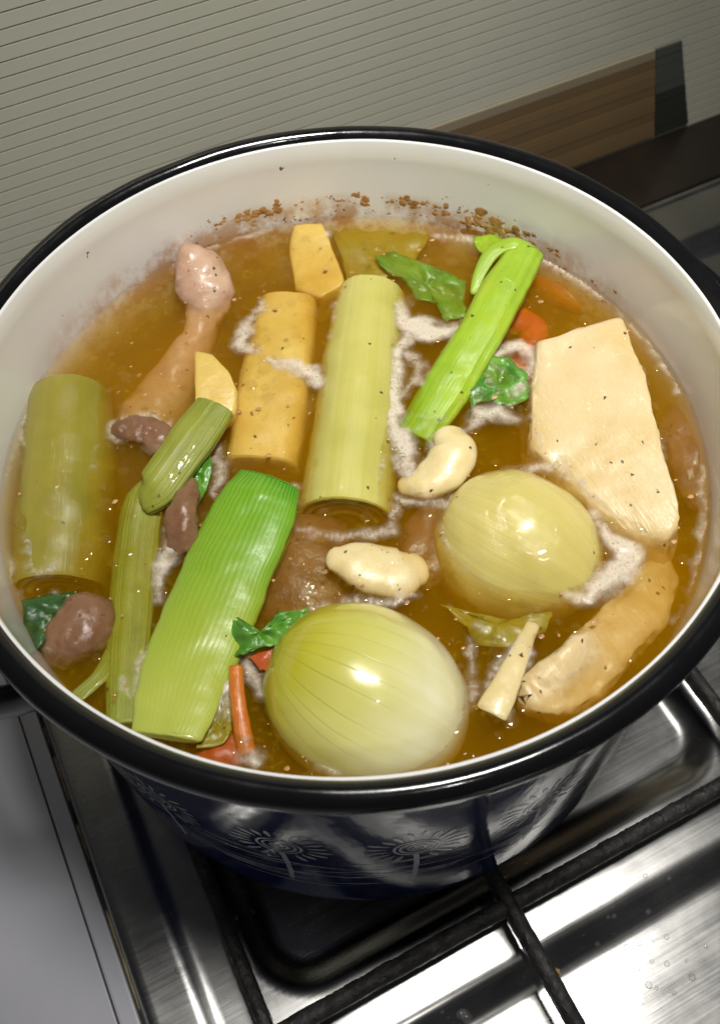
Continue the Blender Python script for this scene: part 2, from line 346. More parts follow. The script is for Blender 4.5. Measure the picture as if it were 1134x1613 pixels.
# ------------------------------------------------------------------ setting: wall, counter, hob
YW = 0.2647
wall = empty('wall', (0, YW, 0), kind='structure', label='grey wall panel of narrow horizontal strips behind the pot')
bm = bmesh.new(); box(bm, -0.55, 0.95, YW + 0.0028, YW + 0.02, -0.06, 0.60)
from_bm('backing_panel', bm, M_GROOVE, wall)
DS, ZS = 0.00728, ZR - 0.00146
bm = bmesh.new(); box(bm, -0.55, 0.95, 0, 0.0034, -DS / 2 + 0.00045, DS / 2 - 0.00045)
me0 = bpy.data.meshes.new('strip'); bm.to_mesh(me0); bm.free(); me0.materials.append(M_STRIP)
k0 = int((0.58 - ZS) / DS); k1 = -int((ZS + 0.02) / DS)
for k in range(k1, k0):
    s = link(bpy.data.objects.new('strip', me0)); s.parent = wall; s.location = (0, 0, ZS + DS * (k + 0.5)); 

counter = empty('countertop', (-0.4, 0, 0), kind='structure', label='white countertop left of the steel hob')
bm = bmesh.new(); box(bm, -0.75, -0.1700, -0.75, 0.2630, -0.03, 0.0, 0.0006, 2); from_bm('counter_slab', bm, M_COUNTER, counter)
bm = bmesh.new(); box(bm, -0.1694, -0.1612, -0.75, 0.2630, -0.03, -0.0004, 0.0012, 2); from_bm('edge_strip', bm, M_COUNTER, counter)
bm = bmesh.new(); box(bm, -0.1712, -0.150, -0.75, 0.2630, -0.034, -0.0035); from_bm('seam_bed', bm, M_DARK, counter)
# broken sealant bead
vs, fs = [], []
N = 260
for i in range(N + 1):
    y = -0.5 + 0.74 * i / N
    g = fbm((0, y, 3), 34, 3)
    wd = 0.0016 + 0.0012 * g; hgt = -0.0012 + 0.0016 * fbm((2, y, 0), 50, 3) if g > -0.12 else -0.006
    for a in range(5):
        t = a / 4
        vs.append((-0.1610 + wd * 1.2 * t + 0.0004 * fbm((t, y, 1), 90), y, hgt - 0.003 * (2 * t - 1) ** 2))
for i in range(N):
    for a in range(4):
        q = i * 5 + a; fs.append((q, q + 1, q + 6, q + 5))
obj('sealant_bead', vs, fs, M_SEAL, counter)

hob = empty('gas_hob', (0, 0, 0), 'brushed stainless steel gas hob with pressed wells under the pot', 'hob')
def well(x, y, x0, x1, y0, y1, r, soft, depth):
    cx, cyy = (x0 + x1) / 2, (y0 + y1) / 2
    dx = abs(x - cx) - (x1 - x0) / 2 + r; dy = abs(y - cyy) - (y1 - y0) / 2 + r
    d = math.hypot(max(dx, 0), max(dy, 0)) + min(max(dx, dy), 0) - r
    return -depth * ss(0, soft, -d)
def hob_h(x, y):
    h = 0.0
    h += well(x, y, -0.112, 0.135, -0.133, 0.170, 0.030, 0.016, 0.0085)
    h += well(x, y, -0.112, 0.135, -0.420, -0.157, 0.030, 0.016, 0.0085)
    h += well(x, y, 0.165, 0.43, -0.133, 0.170, 0.030, 0.016, 0.0085)
    h += well(x, y, 0.165, 0.43, -0.420, -0.157, 0.030, 0.016, 0.0085)
    # raised pressed lip along the left edge
    h += 0.0022 * ss(-0.1605, -0.1560, x) * (1 - ss(-0.138, -0.131, x))
    h -= 0.004 * (1 - ss(-0.1610, -0.1585, x))
    h += 0.00015 * fbm((x, y, 0), 14, 2)
    return h
X0, X1, Y0, Y1, NX, NY = -0.1600, 0.450, -0.430, 0.2050, 270, 280
vs = [(X0 + (X1 - X0) * i / NX, Y0 + (Y1 - Y0) * j / NY, 0) for j in range(NY + 1) for i in range(NX + 1)]
vs = [(x, y, hob_h(x, y)) for x, y, z in vs]
fs = [(j * (NX + 1) + i, j * (NX + 1) + i + 1, (j + 1) * (NX + 1) + i + 1, (j + 1) * (NX + 1) + i) for j in range(NY) for i in range(NX)]
obj('top_plate', vs, fs, M_STEEL, hob, center=False)
bm = bmesh.new(); box(bm, -0.1600, 0.62, 0.2075, 0.2632, -0.02, 0.0035, 0.0016, 3); from_bm('back_ledge', bm, M_LEDGE, hob)
bm = bmesh.new(); box(bm, -0.1600, 0.62, 0.2035, 0.2072, -0.02, 0.0018, 0.0008, 2); from_bm('back_trim', bm, M_STEEL, hob)
bm = bmesh.new(); box(bm, 0.4505, 0.62, -0.43, 0.2030, -0.02, 0.0, 0.001, 2); from_bm('side_panel', bm, M_STEEL, hob)
# burner under the pot
def lathe(prof, seg=96):
    vs, fs = [], []
    for r_, z in prof:
        for i in range(seg):
            a = 2 * math.pi * i / seg; vs.append((r_ * math.cos(a), r_ * math.sin(a), z))
    for j in range(len(prof) - 1):
        for i in range(seg):
            k = (i + 1) % seg; fs.append((j * seg + i, j * seg + k, (j + 1) * seg + k, (j + 1) * seg + i))
    return vs, fs
v_, f_ = lathe([(0.045, -0.009), (0.045, 0.004), (0.040, 0.008), (0.038, 0.012), (0.030, 0.014), (0.001, 0.0145)], 48)
obj('burner', v_, f_, M_IRON, hob)

# pan support
grate = empty('pan_support', (0.006, -0.14, 0), 'black cast iron pan support grate under the enamel pot', 'grate')
def bar(name, p0, p1, w=0.0062, h=0.008, crust=0.00035):
    p0, p1 = Vector(p0), Vector(p1); L = (p1 - p0).length; t = (p1 - p0) / L; s = t.cross(Vector((0, 0, 1))).normalized(); u = s.cross(t)
    n_ = max(8, int(L / 0.0009)); pr = [(-1, -1), (1, -1), (1.0, 0.35), (0.72, 0.85), (0, 1), (-0.72, 0.85), (-1.0, 0.35)]
    vs, fs = [], []
    for i in range(n_ + 1):
        c = p0 + t * (L * i / n_)
        for a, b in pr:
            q = c + s * (a * w / 2) + u * (b * h / 2 - h / 2)
            d = crust * 0.45 * noise.noise(q * 700) + crust * 1.6 * max(0, noise.noise(q * 150) - 0.25)
            vs.append(q + s * (a * d) + u * (b * d * 0.8))
    K = len(pr)
    for i in range(n_):
        for k in range(K):
            k2 = (k + 1) % K; fs.append((i * K + k, i * K + k2, (i + 1) * K + k2, (i + 1) * K + k))
    fs.append(tuple(range(K))[::-1]); fs.append(tuple(n_ * K + k for k in range(K)))
    return obj(name, vs, fs, M_IRON, grate)
ZG = 0.0300
bar('frame_bar', (-0.1125, -0.415, ZG - 0.001), (-0.1125, 0.165, ZG - 0.001))
bar('frame_bar', (0.1275, -0.415, ZG - 0.001), (0.1275, 0.165, ZG - 0.001))
bar('frame_bar', (-0.116, 0.165, ZG - 0.001), (0.131, 0.165, ZG - 0.001))
bar('frame_bar', (-0.116, -0.1410, ZG - 0.0012), (0.131, -0.1410, ZG - 0.0012), 0.0070, 0.009, 0.0006)
bar('frame_bar', (-0.116, -0.415, ZG - 0.001), (0.131, -0.415, ZG - 0.001))
bar('finger', (-0.0030, -0.330, ZG), (-0.0030, -0.050, ZG), 0.0066, 0.009)
bar('finger', (-0.0030, 0.050, ZG), (-0.0030, 0.166, ZG))
bar('finger', (-0.1140, 0.0, ZG), (-0.050, 0.0, ZG)); bar('finger', (0.050, 0.0, ZG), (0.129, 0.0, ZG))
for (x, y) in ((-0.1125, -0.141), (0.1275, -0.141), (-0.1125, 0.165), (0.1275, 0.165), (-0.1125, -0.41), (0.1275, -0.41)):
    bm = bmesh.new(); box(bm, x - 0.004, x + 0.004, y - 0.004, y + 0.004, hob_h(x, y) - 0.0005, ZG - 0.008, 0.0008, 1); from_bm('foot', bm, M_IRON, grate)

# ------------------------------------------------------------------ enamel pot
pot = empty('enamel_pot', (0, 0, ZG), 'navy enamel cooking pot with black rim, white inside and flower print', 'pot')
HP = ZR - ZG
def r_in(z):                       # inner radius at world height z
    t = (ZR - z); return 0.1295 - 0.0032 * ss(0, 0.05, t) - 0.016 * t * 0.25
def r_out(z):
    return 0.1322 - 0.004 * (ZR - z) / HP
prof = [(0.1306, ZR - 0.0010), (0.1297, ZR - 0.0009), (0.1293, ZR - 0.0016)]
for i in range(2, 33): z = ZR - i * 0.165 / 32; prof.append((r_in(z), z))
zb = ZG + 0.005; rb = r_in(ZR - 0.165)
prof += [(rb - 0.004, zb + 0.005), (rb - 0.012, zb + 0.0008), (rb - 0.03, zb), (0.0005, zb)]
v_, f_ = lathe(prof, 160); obj('inner_wall', v_, f_, M_WHITE, pot)
prof = [(0.1322, ZR - 0.002)] + [(r_out(ZR - 0.006 - i * 0.155 / 24), ZR - 0.006 - i * 0.155 / 24) for i in range(25)]
rc = r_out(ZG + 0.012)
prof += [(rc - 0.012 + 0.012 * math.cos(a), ZG + 0.0125 - 0.012 * math.sin(a)) for a in [R(x) for x in (5, 20, 35, 50, 65, 80, 90)]] + [(0.0005, ZG + 0.0006)]
v_, f_ = lathe(prof, 160); outer = obj('outer_wall', v_, f_, M_NAVY, pot)
prof = []
for i in range(25):                # rolled rim bead
    a = R(156 - i * 330 / 24)
    prof.append((0.1340 + 0.0044 * math.cos(a), ZR - 0.0042 + 0.0060 * math.sin(a)))
prof.append((0.1310, ZR - 0.009))
v_, f_ = lathe(prof, 200)
v_ = [(x * (1 + 0.0016 * fbm((x, y, 0), 18, 2)), y * (1 + 0.0016 * fbm((x, y, 0), 18, 2)), z + 0.0003 * fbm((x, y, 5), 25, 2)) for x, y, z in v_]
obj('rim', v_, f_, M_BLACK, pot)

def catmull(pts, n_):
    P = [pts[0]] + list(pts) + [pts[-1]]; out = []
    segs = len(pts) - 1
    for i in range(n_ + 1):
        t = i / n_ * segs; k = min(int(t), segs - 1); u = t - k
        a, b, c, d = (Vector(P[k + j]) for j in range(4))
        out.append(0.5 * ((2 * b) + (c - a) * u + (2 * a - 5 * b + 4 * c - d) * u * u + (3 * b - a - 3 * c + d) * u ** 3))
    return out
for ang in (180, 0):               # two strap handles low under the rim
    pts = []
    for da, rr_, zz in ((-17, 0.129, -0.034), (-15, 0.142, -0.034), (-11, 0.154, -0.033), (0, 0.158, -0.033), (11, 0.154, -0.033), (15, 0.142, -0.034), (17, 0.129, -0.034)):
        pts.append((rr_ * math.cos(R(ang + da)), rr_ * math.sin(R(ang + da)), ZR + zz))
    C = catmull(pts, 40); vs, fs = [], []; K = 12
    for i, c in enumerate(C):
        t = (C[min(i + 1, 40)] - C[max(i - 1, 0)]).normalized(); s = t.cross(Vector((0, 0, 1))).normalized()
        for k in range(K):
            a = 2 * math.pi * k / K; vs.append(c + s * (0.0035 * math.cos(a)) + Vector((0, 0, 1)) * (0.010 * math.sin(a)))
    for i in range(40):
        for k in range(K): k2 = (k + 1) % K; fs.append((i * K + k, i * K + k2, (i + 1) * K + k2, (i + 1) * K + k))
    obj('handle', vs, fs, M_BLACK, pot)

def ribbon(lines, ang0, zc):
    """strokes in millimetres (sideways, up, half width) laid on the outer wall"""
    vs, fs = [], []
    for ln_ in lines:
        b0 = len(vs); n_ = len(ln_)
        for i, (a, b, wd) in enumerate(ln_):
            a2, b2, _ = ln_[min(i + 1, n_ - 1)]; a1, b1, _ = ln_[max(i - 1, 0)]
            dx, dy = a2 - a1, b2 - b1; L = math.hypot(dx, dy) or 1; nx, ny = -dy / L, dx / L
            for sg in (-1, 1):
                u, w_ = (a + sg * nx * wd * 1.4) / 1000, (b + sg * ny * wd * 1.4) / 1000
                z = zc + w_; r_ = r_out(z) + 0.00012; th = ang0 + u / r_
                vs.append((r_ * math.cos(th), r_ * math.sin(th), z))
        for i in range(n_ - 1):
            q = b0 + 2 * i; fs.append((q, q + 1, q + 3, q + 2))
    return vs, fs
def flower_lines(rnd):
    L = []
    for rx, ry, wd in ((3.0, 3.6, 0.30), (5.6, 6.8, 0.35), (7.6, 9.2, 0.35)):
        L.append([(rx * math.cos(t), ry * math.sin(t), wd) for t in [2 * math.pi * i / 28 for i in range(29)]])
    for k in range(20):
        t = 2 * math.pi * (k + 0.5) / 20
        if -115 < math.degrees((t + math.pi) % (2 * math.pi) - math.pi) < -65: continue
        r0, r1 = 1.22, 1.95 + 0.3 * rnd.random()
        c, s_ = math.cos(t), math.sin(t); px_, py_ = -s_ * 0.9, c * 0.9
        pts = [(8.2 * c * (r0 + (r1 - r0) * q), 9.6 * s_ * (r0 + (r1 - r0) * q)) for q in (0, 0.3, 0.6, 0.85, 1)]
        wd = (0.15, 0.55, 0.75, 0.6, 0.15)
        L.append([(a, b, w_) for (a, b), w_ in zip(pts, wd)])
    for k in range(9):
        t = 2.4 * k; rr_ = 0.5 * math.sqrt(k); L.append([(rr_ * 1.3 * math.cos(t) - 0.3, rr_ * 1.6 * math.sin(t), 0.35), (rr_ * 1.3 * math.cos(t) + 0.3, rr_ * 1.6 * math.sin(t), 0.35)])
    L.append([(0, -10, 0.7), (0.4, -24, 0.7), (0.2, -38, 0.7), (-0.6, -54, 0.55)])
    return L
rnd = random.Random(3)
for k in range(18):
    v_, f_ = ribbon(flower_lines(rnd), R(-127.8 + 20 * k), ZR - 0.079)
    obj('flower_print', v_, f_, M_PRINT, outer, smooth=False)
L = []
for k in range(190):
    u = rnd.uniform(-410, 410); zz = rnd.gauss(-36, 11); ln_ = rnd.uniform(14, 46); sl = rnd.uniform(-0.16, 0.16); cv = rnd.uniform(-0.006, 0.006); wd = rnd.uniform(0.14, 0.42)
    L.append([(u + ln_ * t, zz + sl * ln_ * t + cv * (ln_ * t) ** 2 * 0.3, wd * (1 - abs(2 * t - 1) ** 2) + 0.04) for t in [i / 10 for i in range(11)]])
v_, f_ = ribbon(L, 0, ZR - 0.079); obj('grass_print', v_, f_, M_PRINT, outer, smooth=False)

# ------------------------------------------------------------------ broth
vs, fs = [], []; NR, NA = 70, 180
RB = r_in(ZL) + 0.0008
def broth_z(x, y):
    r_ = math.hypot(x, y); z = ZL + 0.00035 * fbm((x, y, 0), 60, 3)
    return z + 0.0012 * math.exp(-(r_in(ZL) - r_) / 0.0012 if r_ < r_in(ZL) else 0)
vs.append((0, 0, broth_z(0, 0)))
for j in range(1, NR + 1):
    rr_ = RB * (1 - (1 - j / NR) ** 1.35)
    for i in range(NA):
        a = 2 * math.pi * i / NA; x, y = rr_ * math.cos(a), rr_ * math.sin(a); vs.append((x, y, broth_z(x, y)))
for i in range(NA): fs.append((0, 1 + i, 1 + (i + 1) % NA))
for j in range(NR - 1):
    for i in range(NA):
        k = (i + 1) % NA; fs.append((1 + j * NA + i, 1 + (j + 1) * NA + i, 1 + (j + 1) * NA + k, 1 + j * NA + k))
b0 = len(vs); zbt = ZL - 0.06
for i in range(NA): a = 2 * math.pi * i / NA; vs.append(((RB - 0.0008) * math.cos(a), (RB - 0.0008) * math.sin(a), zbt))
for i in range(NA):
    k = (i + 1) % NA; q = 1 + (NR - 1) * NA; fs.append((q + i, b0 + i, b0 + k, q + k))
fs.append(tuple(b0 + i for i in range(NA))[::-1])
obj('broth', vs, fs, M_BROTH, label='cloudy amber broth filling the enamel pot', cat='broth')

# ------------------------------------------------------------------ ingredient builders
def sweep(name, path, mats, nring=40, seg=28, prof=None, cap='flat', amp=0.0005, nsc=70, label=None, cat=None, group=None, up=(0, 0, 1), capname='cut_end', twist=0.0, capmat=None):
    """path: (photo x, photo y, height over the broth in mm, half width in px, height/width ratio)"""
    P, Wd, Hr = [], [], []
    for x, y, dz, hw, hr in path:
        p = at(x, y, ZL + dz / 1000); P.append(p); Wd.append(hw * mm_at(p)); Hr.append(hr)
    C = catmull(P, nring); WH = catmull([(a, b, 0) for a, b in zip(Wd, Hr)], nring)
    up = Vector(up); vs, fs, uvs = [], [], []; rings = []
    ln_ = [0]
    for i in range(nring): ln_.append(ln_[-1] + (C[i + 1] - C[i]).length)
    seed = Vector((random.uniform(0, 50), random.uniform(0, 50), 0))
    for i, c in enumerate(C):
        t = (C[min(i + 1, nring)] - C[max(i - 1, 0)]).normalized(); s = t.cross(up).normalized(); u = s.cross(t)
        w = max(WH[i].x, 1e-5); h = w * WH[i].y; ring = []
        for k in range(seg):
            a = 2 * math.pi * k / seg + twist * i / nring
            f = prof(a, i / nring) if prof else 1.0
            q = c + s * (w * math.cos(a) * f) + u * (h * math.sin(a) * f)
            q += (q - c).normalized() * (amp * fbm(q + seed, nsc, 3))
            ring.append(len(vs)); vs.append(q); uvs.append((k / seg, ln_[i] / ln_[-1]))
        rings.append(ring)
    for i in range(nring):
        for k in range(seg):
            k2 = (k + 1) % seg; fs.append((rings[i][k], rings[i][k2], rings[i + 1][k2], rings[i + 1][k]))
    caps = []
    for e, sg in ((0, -1), (nring, 1)):
        t = (C[min(e + 1, nring)] - C[max(e - 1, 0)]).normalized() * sg; c = C[e]; w = WH[e].x
        if cap == 'round':
            prev = rings[e]
            for a in (25, 50, 70):
                nr = []
                for q in prev_base(rings[e], vs):
                    vv = c + (q - c) * math.cos(R(a)) + t * (w * 0.8 * math.sin(R(a))); nr.append(len(vs)); vs.append(vv); uvs.append((0.5, e / nring))
                for k in range(seg): k2 = (k + 1) % seg; fs.append((prev[k], prev[k2], nr[k2], nr[k]) if sg > 0 else (prev[k2], prev[k], nr[k], nr[k2]))
                prev = nr
            ci = len(vs); vs.append(c + t * (w * 0.8)); uvs.append((0.5, e / nring))
            for k in range(seg): k2 = (k + 1) % seg; fs.append((prev[k], prev[k2], ci) if sg > 0 else (prev[k2], prev[k], ci))
        else:
            base = [vs[q] for q in rings[e]]
            if cap == 'leek': sc = [(1.0, 0), (0.985, 0.5), (0.93, 0.7), (0.90, -0.9), (0.86, -0.9), (0.84, 0.5), (0.76, 0.7), (0.73, -1.0), (0.68, -0.9), (0.66, 0.4), (0.56, 0.6), (0.53, -1.0), (0.48, -0.8), (0.46, 0.6), (0.32, 0.8), (0.29, -0.5), (0.16, 0.5)]
            else: sc = [(1.0, 0), (0.97, 0.45), (0.9, 0.7), (0.6, 0.8), (0.3, 0.7)]
            cv, cf, cu = [], [], []
            for f, dpt in sc:
                for b in base: q = c + (b - c) * f; cv.append(q + t * ((dpt + 0.25 * fbm(q, 200, 2)) / 1000)); cu.append((0.5, e / nring))
            cv.append(c + t * 0.0006); cu.append((0.5, e / nring)); m_ = len(sc)
            for j in range(m_ - 1):
                for k in range(seg):
                    k2 = (k + 1) % seg; q = (j * seg + k, j * seg + k2, (j + 1) * seg + k2, (j + 1) * seg + k); cf.append(q if sg > 0 else q[::-1])
            for k in range(seg):
                k2 = (k + 1) % seg; q = ((m_ - 1) * seg + k, (m_ - 1) * seg + k2, m_ * seg); cf.append(q if sg > 0 else q[::-1])
            caps.append((cv, cf, cu))
    # orient outward (rings built clockwise): flip all side faces
    o = obj(name, vs, [f[::-1] for f in fs], mats, uvs=uvs, label=label, cat=cat, group=group)
    for cv, cf, cu in caps:
        obj(capname, cv, [f[::-1] for f in cf], capmat or mats, parent=o, uvs=cu)
    return o
def prev_base(ring, vs): return [vs[q].copy() for q in ring]

def blob(name, x, y, dz, ax, ratios, rot, mats, amp=0.001, nsc=45, label=None, cat=None, group=None, shape=None, nu=64, nv=40, tilt=0):
    """spheroid: half length ax in px, its long axis turned 'rot' degrees in the photograph; ratios = (across, vertical)"""
    c = at(x, y, ZL + dz / 1000); s = mm_at(c)
    c2 = at(x + 10 * math.cos(R(rot)), y - 10 * math.sin(R(rot)), ZL + dz / 1000)
    X = (c2 - c).normalized(); Y = Vector((0, 0, 1)).cross(X); X = X * math.cos(R(tilt)) + Vector((0, 0, math.sin(R(tilt)))); Z = X.cross(Y)
    a = ax * s; vs, fs, uvs = [], [], []
    sd = Vector((random.uniform(0, 90), 0, 0))
    for j in range(nv + 1):
        th = math.pi * j / nv
        for i in range(nu):
            ph = 2 * math.pi * i / nu
            d = (math.cos(th), math.sin(th) * math.cos(ph), math.sin(th) * math.sin(ph))
            f = shape(th, ph) if shape else 1.0
            q = c + X * (a * d[0]) + Y * (a * ratios[0] * d[1] * f) + Z * (a * ratios[1] * d[2] * f)
            q += (q - c).normalized() * amp * fbm(q + sd, nsc, 4)
            vs.append(q); uvs.append((i / nu, j / nv))
    for j in range(nv):
        for i in range(nu):
            k = (i + 1) % nu; fs.append((j * nu + i, j * nu + k, (j + 1) * nu + k, (j + 1) * nu + i))
    return obj(name, vs, [f[::-1] for f in fs], mats, uvs=uvs, label=label, cat=cat, group=group)

def slab(name, poly, thick, mats, bev=0.0015, amp=0.0006, nsc=60, label=None, cat=None, shrink=0.9, cuts=3, group=None):
    """chunk cut from a root: top outline in photo x, photo y, height over broth (mm); goes down by thick (mm)"""
    bm = bmesh.new()
    top = [bm.verts.new(at(x, y, ZL + z / 1000)) for x, y, z in poly]
    cen = sum((v.co for v in top), Vector()) / len(top)
    bot = [bm.verts.new(cen + (v.co - cen) * shrink + Vector((0, 0, -thick / 1000))) for v in top]
    n_ = len(top)
    bm.faces.new(top); bm.faces.new(bot[::-1])
    for i in range(n_): bm.faces.new((top[i], bot[i], bot[(i + 1) % n_], top[(i + 1) % n_]))
    bmesh.ops.recalc_face_normals(bm, faces=bm.faces)
    bmesh.ops.bevel(bm, geom=list(bm.edges), offset=bev, segments=2, affect='EDGES', profile=0.6)
    bmesh.ops.triangulate(bm, faces=bm.faces)
    for _ in range(cuts):
        es = [e for e in bm.edges if e.calc_length() > 0.0035]
        if es: bmesh.ops.subdivide_edges(bm, edges=es, cuts=1)
        bmesh.ops.triangulate(bm, faces=bm.faces)
    bm.normal_update(); sd = Vector((random.uniform(0, 90), 0, 0))
    mv = [(v, v.normal * (amp * fbm(v.co + sd, nsc, 4))) for v in bm.verts]
    for v, d in mv: v.co += d
    return from_bm(name, bm, mats, smooth=True, label=label, cat=cat, group=group)

def leaf(name, outline, mats, dz=1.0, thick=0.0005, crumple=0.002, label=None, cat=None, group=None):
    """crumpled leaf from an outline in the photograph, with lobes and thickness"""
    n_ = len(outline); cx = sum(p[0] for p in outline) / n_; cyy = sum(p[1] for p in outline) / n_
    pts = []
    sd = random.uniform(0, 99)
    dense = []
    for i in range(n_):
        a, b = outline[i], outline[(i + 1) % n_]
        for t in (0, 0.25, 0.5, 0.75): dense.append((a[0] + (b[0] - a[0]) * t, a[1] + (b[1] - a[1]) * t))
    NR_ = 6; vs, fs = [], []
    def zz(x, y): return ZL + (dz / 1000) + crumple * fbm((x / 60 + sd, y / 60, 0), 1.6, 3)
    vs.append(at(cx, cyy, zz(cx, cyy)))
    m_ = len(dense)
    for j in range(1, NR_ + 1):
        for (x, y) in dense:
            f = j / NR_; jx = cx + (x - cx) * f; jy = cyy + (y - cyy) * f
            if j == NR_: jx += 4 * fbm((jx / 9, jy / 9, sd), 1, 2); jy += 4 * fbm((jx / 9, jy / 9, sd + 7), 1, 2)
            vs.append(at(jx, jy, zz(jx, jy)))
    for i in range(m_): fs.append((0, 1 + i, 1 + (i + 1) % m_))
    for j in range(NR_ - 1):
        for i in range(m_):
            k = (i + 1) % m_; fs.append((1 + j * m_ + i, 1 + (j + 1) * m_ + i, 1 + (j + 1) * m_ + k, 1 + j * m_ + k))
    nv_ = len(vs); vs2 = vs + [v - Vector((0, 0, thick)) for v in vs]
    fs2 = fs + [tuple(q + nv_ for q in f)[::-1] for f in fs]
    e0 = 1 + (NR_ - 1) * m_
    for i in range(m_): k = (i + 1) % m_; fs2.append((e0 + i, e0 + i + nv_, e0 + k + nv_, e0 + k))
    return obj(name, vs2, fs2, mats, label=label, cat=cat, group=group)

def ribs(n_, d):
    return lambda a, t: 1 + d * math.cos(n_ * a)
# ------------------------------------------------------------------ the vegetables
# leeks
sweep('leek_piece', [(114, 630, -9, 66, 1), (108, 720, -11, 72, 1), (102, 830, -14, 76, 1), (96, 930, -17, 76, 1)], M_LEEK_OLD, cap='leek', capmat=M_LEEK_END, amp=0.0012, nsc=40,
      label='pale olive leek cylinder at the left pot wall', cat='leek')
sweep('leek_piece', [(583, 472, -10, 55, 1), (573, 560, -10.5, 64, 1), (561, 680, -11.5, 71, 1), (545, 820, -13.5, 76, 1)], M_LEEK, cap='leek', capmat=M_LEEK_END, amp=0.0010, nsc=40,
      label='pale leek cylinder in the middle of the pot', cat='leek')
sweep('leek_leaf', [(424, 758, 3, 54, 0.26), (402, 802, 2, 66, 0.30), (348, 925, -1, 74, 0.32), (295, 1055, -1, 74, 0.28), (262, 1158, 2, 58, 0.24)], M_LEEK_GREEN, nring=60, seg=48, cap='flat', amp=0.0007,
      label='bright green leek leaf piece with fine ribs, front left', cat='leek')
# celery
sweep('celery_stalk', [(338, 642, 7, 34, 0.5), (300, 695, 6, 38, 0.5), (250, 765, 3, 36, 0.5), (226, 800, -4, 34, 0.5), (212, 900, -6, 36, 0.5), (204, 1000, -5, 36, 0.5), (193, 1140, -2, 26, 0.5)], M_CELERY, nring=70, seg=44, prof=ribs(13, 0.030), amp=0.0004,
      label='long ribbed celery stalk bent beside the green leek leaf', cat='celery')
sweep('celery_stalk', [(828, 398, 7, 30, 0.55), (792, 460, 6, 36, 0.5), (750, 535, 3, 36, 0.5), (705, 610, -2, 40, 0.5), (655, 690, -5, 34, 0.5)], M_CELERY_DK, nring=60, seg=44, prof=ribs(9, 0.03), amp=0.0006,
      label='yellow-green celery stalk leaning on the back right wall', cat='celery')
sweep('celery_curl', [(836, 395, 8, 12, 0.5), (808, 384, 10, 14, 0.4), (778, 396, 8, 13, 0.3), (758, 425, 5, 10, 0.3), (746, 460, 1, 6, 0.4)], M_CELERY_DK, nring=40, seg=20, amp=0.0004, cap='round',
      label='thin curled green strip at the top of the right stalk', cat='celery')
sweep('celery_sprig', [(180, 1025, -4, 14, 0.5), (160, 1062, -2, 14, 0.4), (124, 1096, -1, 12, 0.25)], M_CELERY, nring=24, seg=18, amp=0.0004, cap='round',
      label='small green stem poking out at the front left wall', cat='celery')
# roots
sweep('parsnip_piece', [(458, 488, -12.5, 46, 0.9), (444, 560, -13, 56, 0.9), (430, 650, -13, 60, 0.9), (414, 745, -14.5, 60, 0.9)], M_PARSNIP, amp=0.0009, prof=lambda a, t: (abs(math.cos(a)) ** 4 + abs(math.sin(a)) ** 4) ** -0.25 * 0.95,
      label='yellow parsnip piece just under the broth left of the middle leek', cat='parsnip')
slab('parsnip_slice', [(305, 549, 11), (335, 558, 10), (360, 582, 9), (374, 612, 7), (371, 650, 4), (345, 662, 3), (308, 650, 6)], 9, M_PARSNIP, label='half-round parsnip slice standing above the bent celery stalk', cat='parsnip')
slab('parsnip_chunk', [(462, 352, 0.8), (508, 350, 0.8), (528, 400, -1.5), (545, 445, -2), (505, 468, -3), (465, 455, -4), (455, 400, -3)], 18, M_PARSNIP, label='pale parsnip chunk under the broth at the back wall', cat='parsnip')
slab('celeriac_slab', [(846, 536, 4), (912, 514, 6), (980, 494, 8), (1012, 575, 9), (1040, 675, 8), (1074, 812, 5), (1052, 850, 1), (992, 842, -1), (930, 792, -0.8), (885, 748, -0.8), (834, 700, -0.3), (838, 610, 2)], 20, M_CELERIAC, shrink=1.10, bev=0.0026, amp=0.0009, nsc=70, label='large cream celeriac slab at the right pot wall', cat='celeriac')
slab('parsnip_piece', [(806, 1090, 0), (822, 1055, 1.5), (880, 1015, 0), (935, 962, -5), (990, 900, -9), (1050, 858, -12), (1085, 905, -13), (1050, 980, -10), (985, 1050, -5), (935, 1106, -3), (880, 1128, -2), (825, 1116, -1)], 18, M_CELERIAC, bev=0.005, amp=0.0020, nsc=60, label='long pale root piece sinking along the front right wall', cat='parsnip')
sweep('parsley_root', [(838, 985, -3, 12, 0.5), (814, 1040, -0.5, 17, 0.45), (788, 1095, 0.5, 24, 0.4), (774, 1122, 0, 26, 0.35)], M_GARLIC, nring=30, seg=24, amp=0.0004, label='thin white root sliver between the onions and front right wall', cat='root')
leaf('leek_scrap', [(690, 950), (740, 965), (800, 975), (870, 960), (860, 995), (800, 1020), (750, 1015), (735, 985)], M_LEEK_OLD, dz=-4, crumple=0.004, label='olive leek scrap sunk below the rear onion', cat='leek')
leaf('leek_scrap', [(456, 785), (462, 830), (440, 890), (400, 965), (350, 1060), (330, 1050), (380, 930), (430, 830)], M_LEEK_OLD, dz=-3, crumple=0.003, label='pale leek layer under the right edge of the green leaf', cat='leek')
sweep('carrot_strip', [(372, 1052, 2, 12, 0.7), (376, 1110, 1, 13, 0.7), (388, 1185, -3, 15, 0.7)], M_CARROT, nring=30, seg=18, amp=0.0004, label='thin orange carrot strip beside the front onion', cat='carrot')
sweep('carrot_piece', [(815, 505, -9, 26, 0.7), (840, 525, -8, 22, 0.7), (815, 585, -8, 18, 0.7)], M_REDSKIN, nring=24, seg=18, amp=0.0008, cap='round', label='red-orange carrot piece sunk left of the celeriac slab', cat='carrot')
blob('carrot_piece', 355, 1185, -7, 46, (0.6, 0.5), 20, M_REDSKIN, amp=0.0016, label='orange carrot piece sunk against the front wall', cat='carrot')
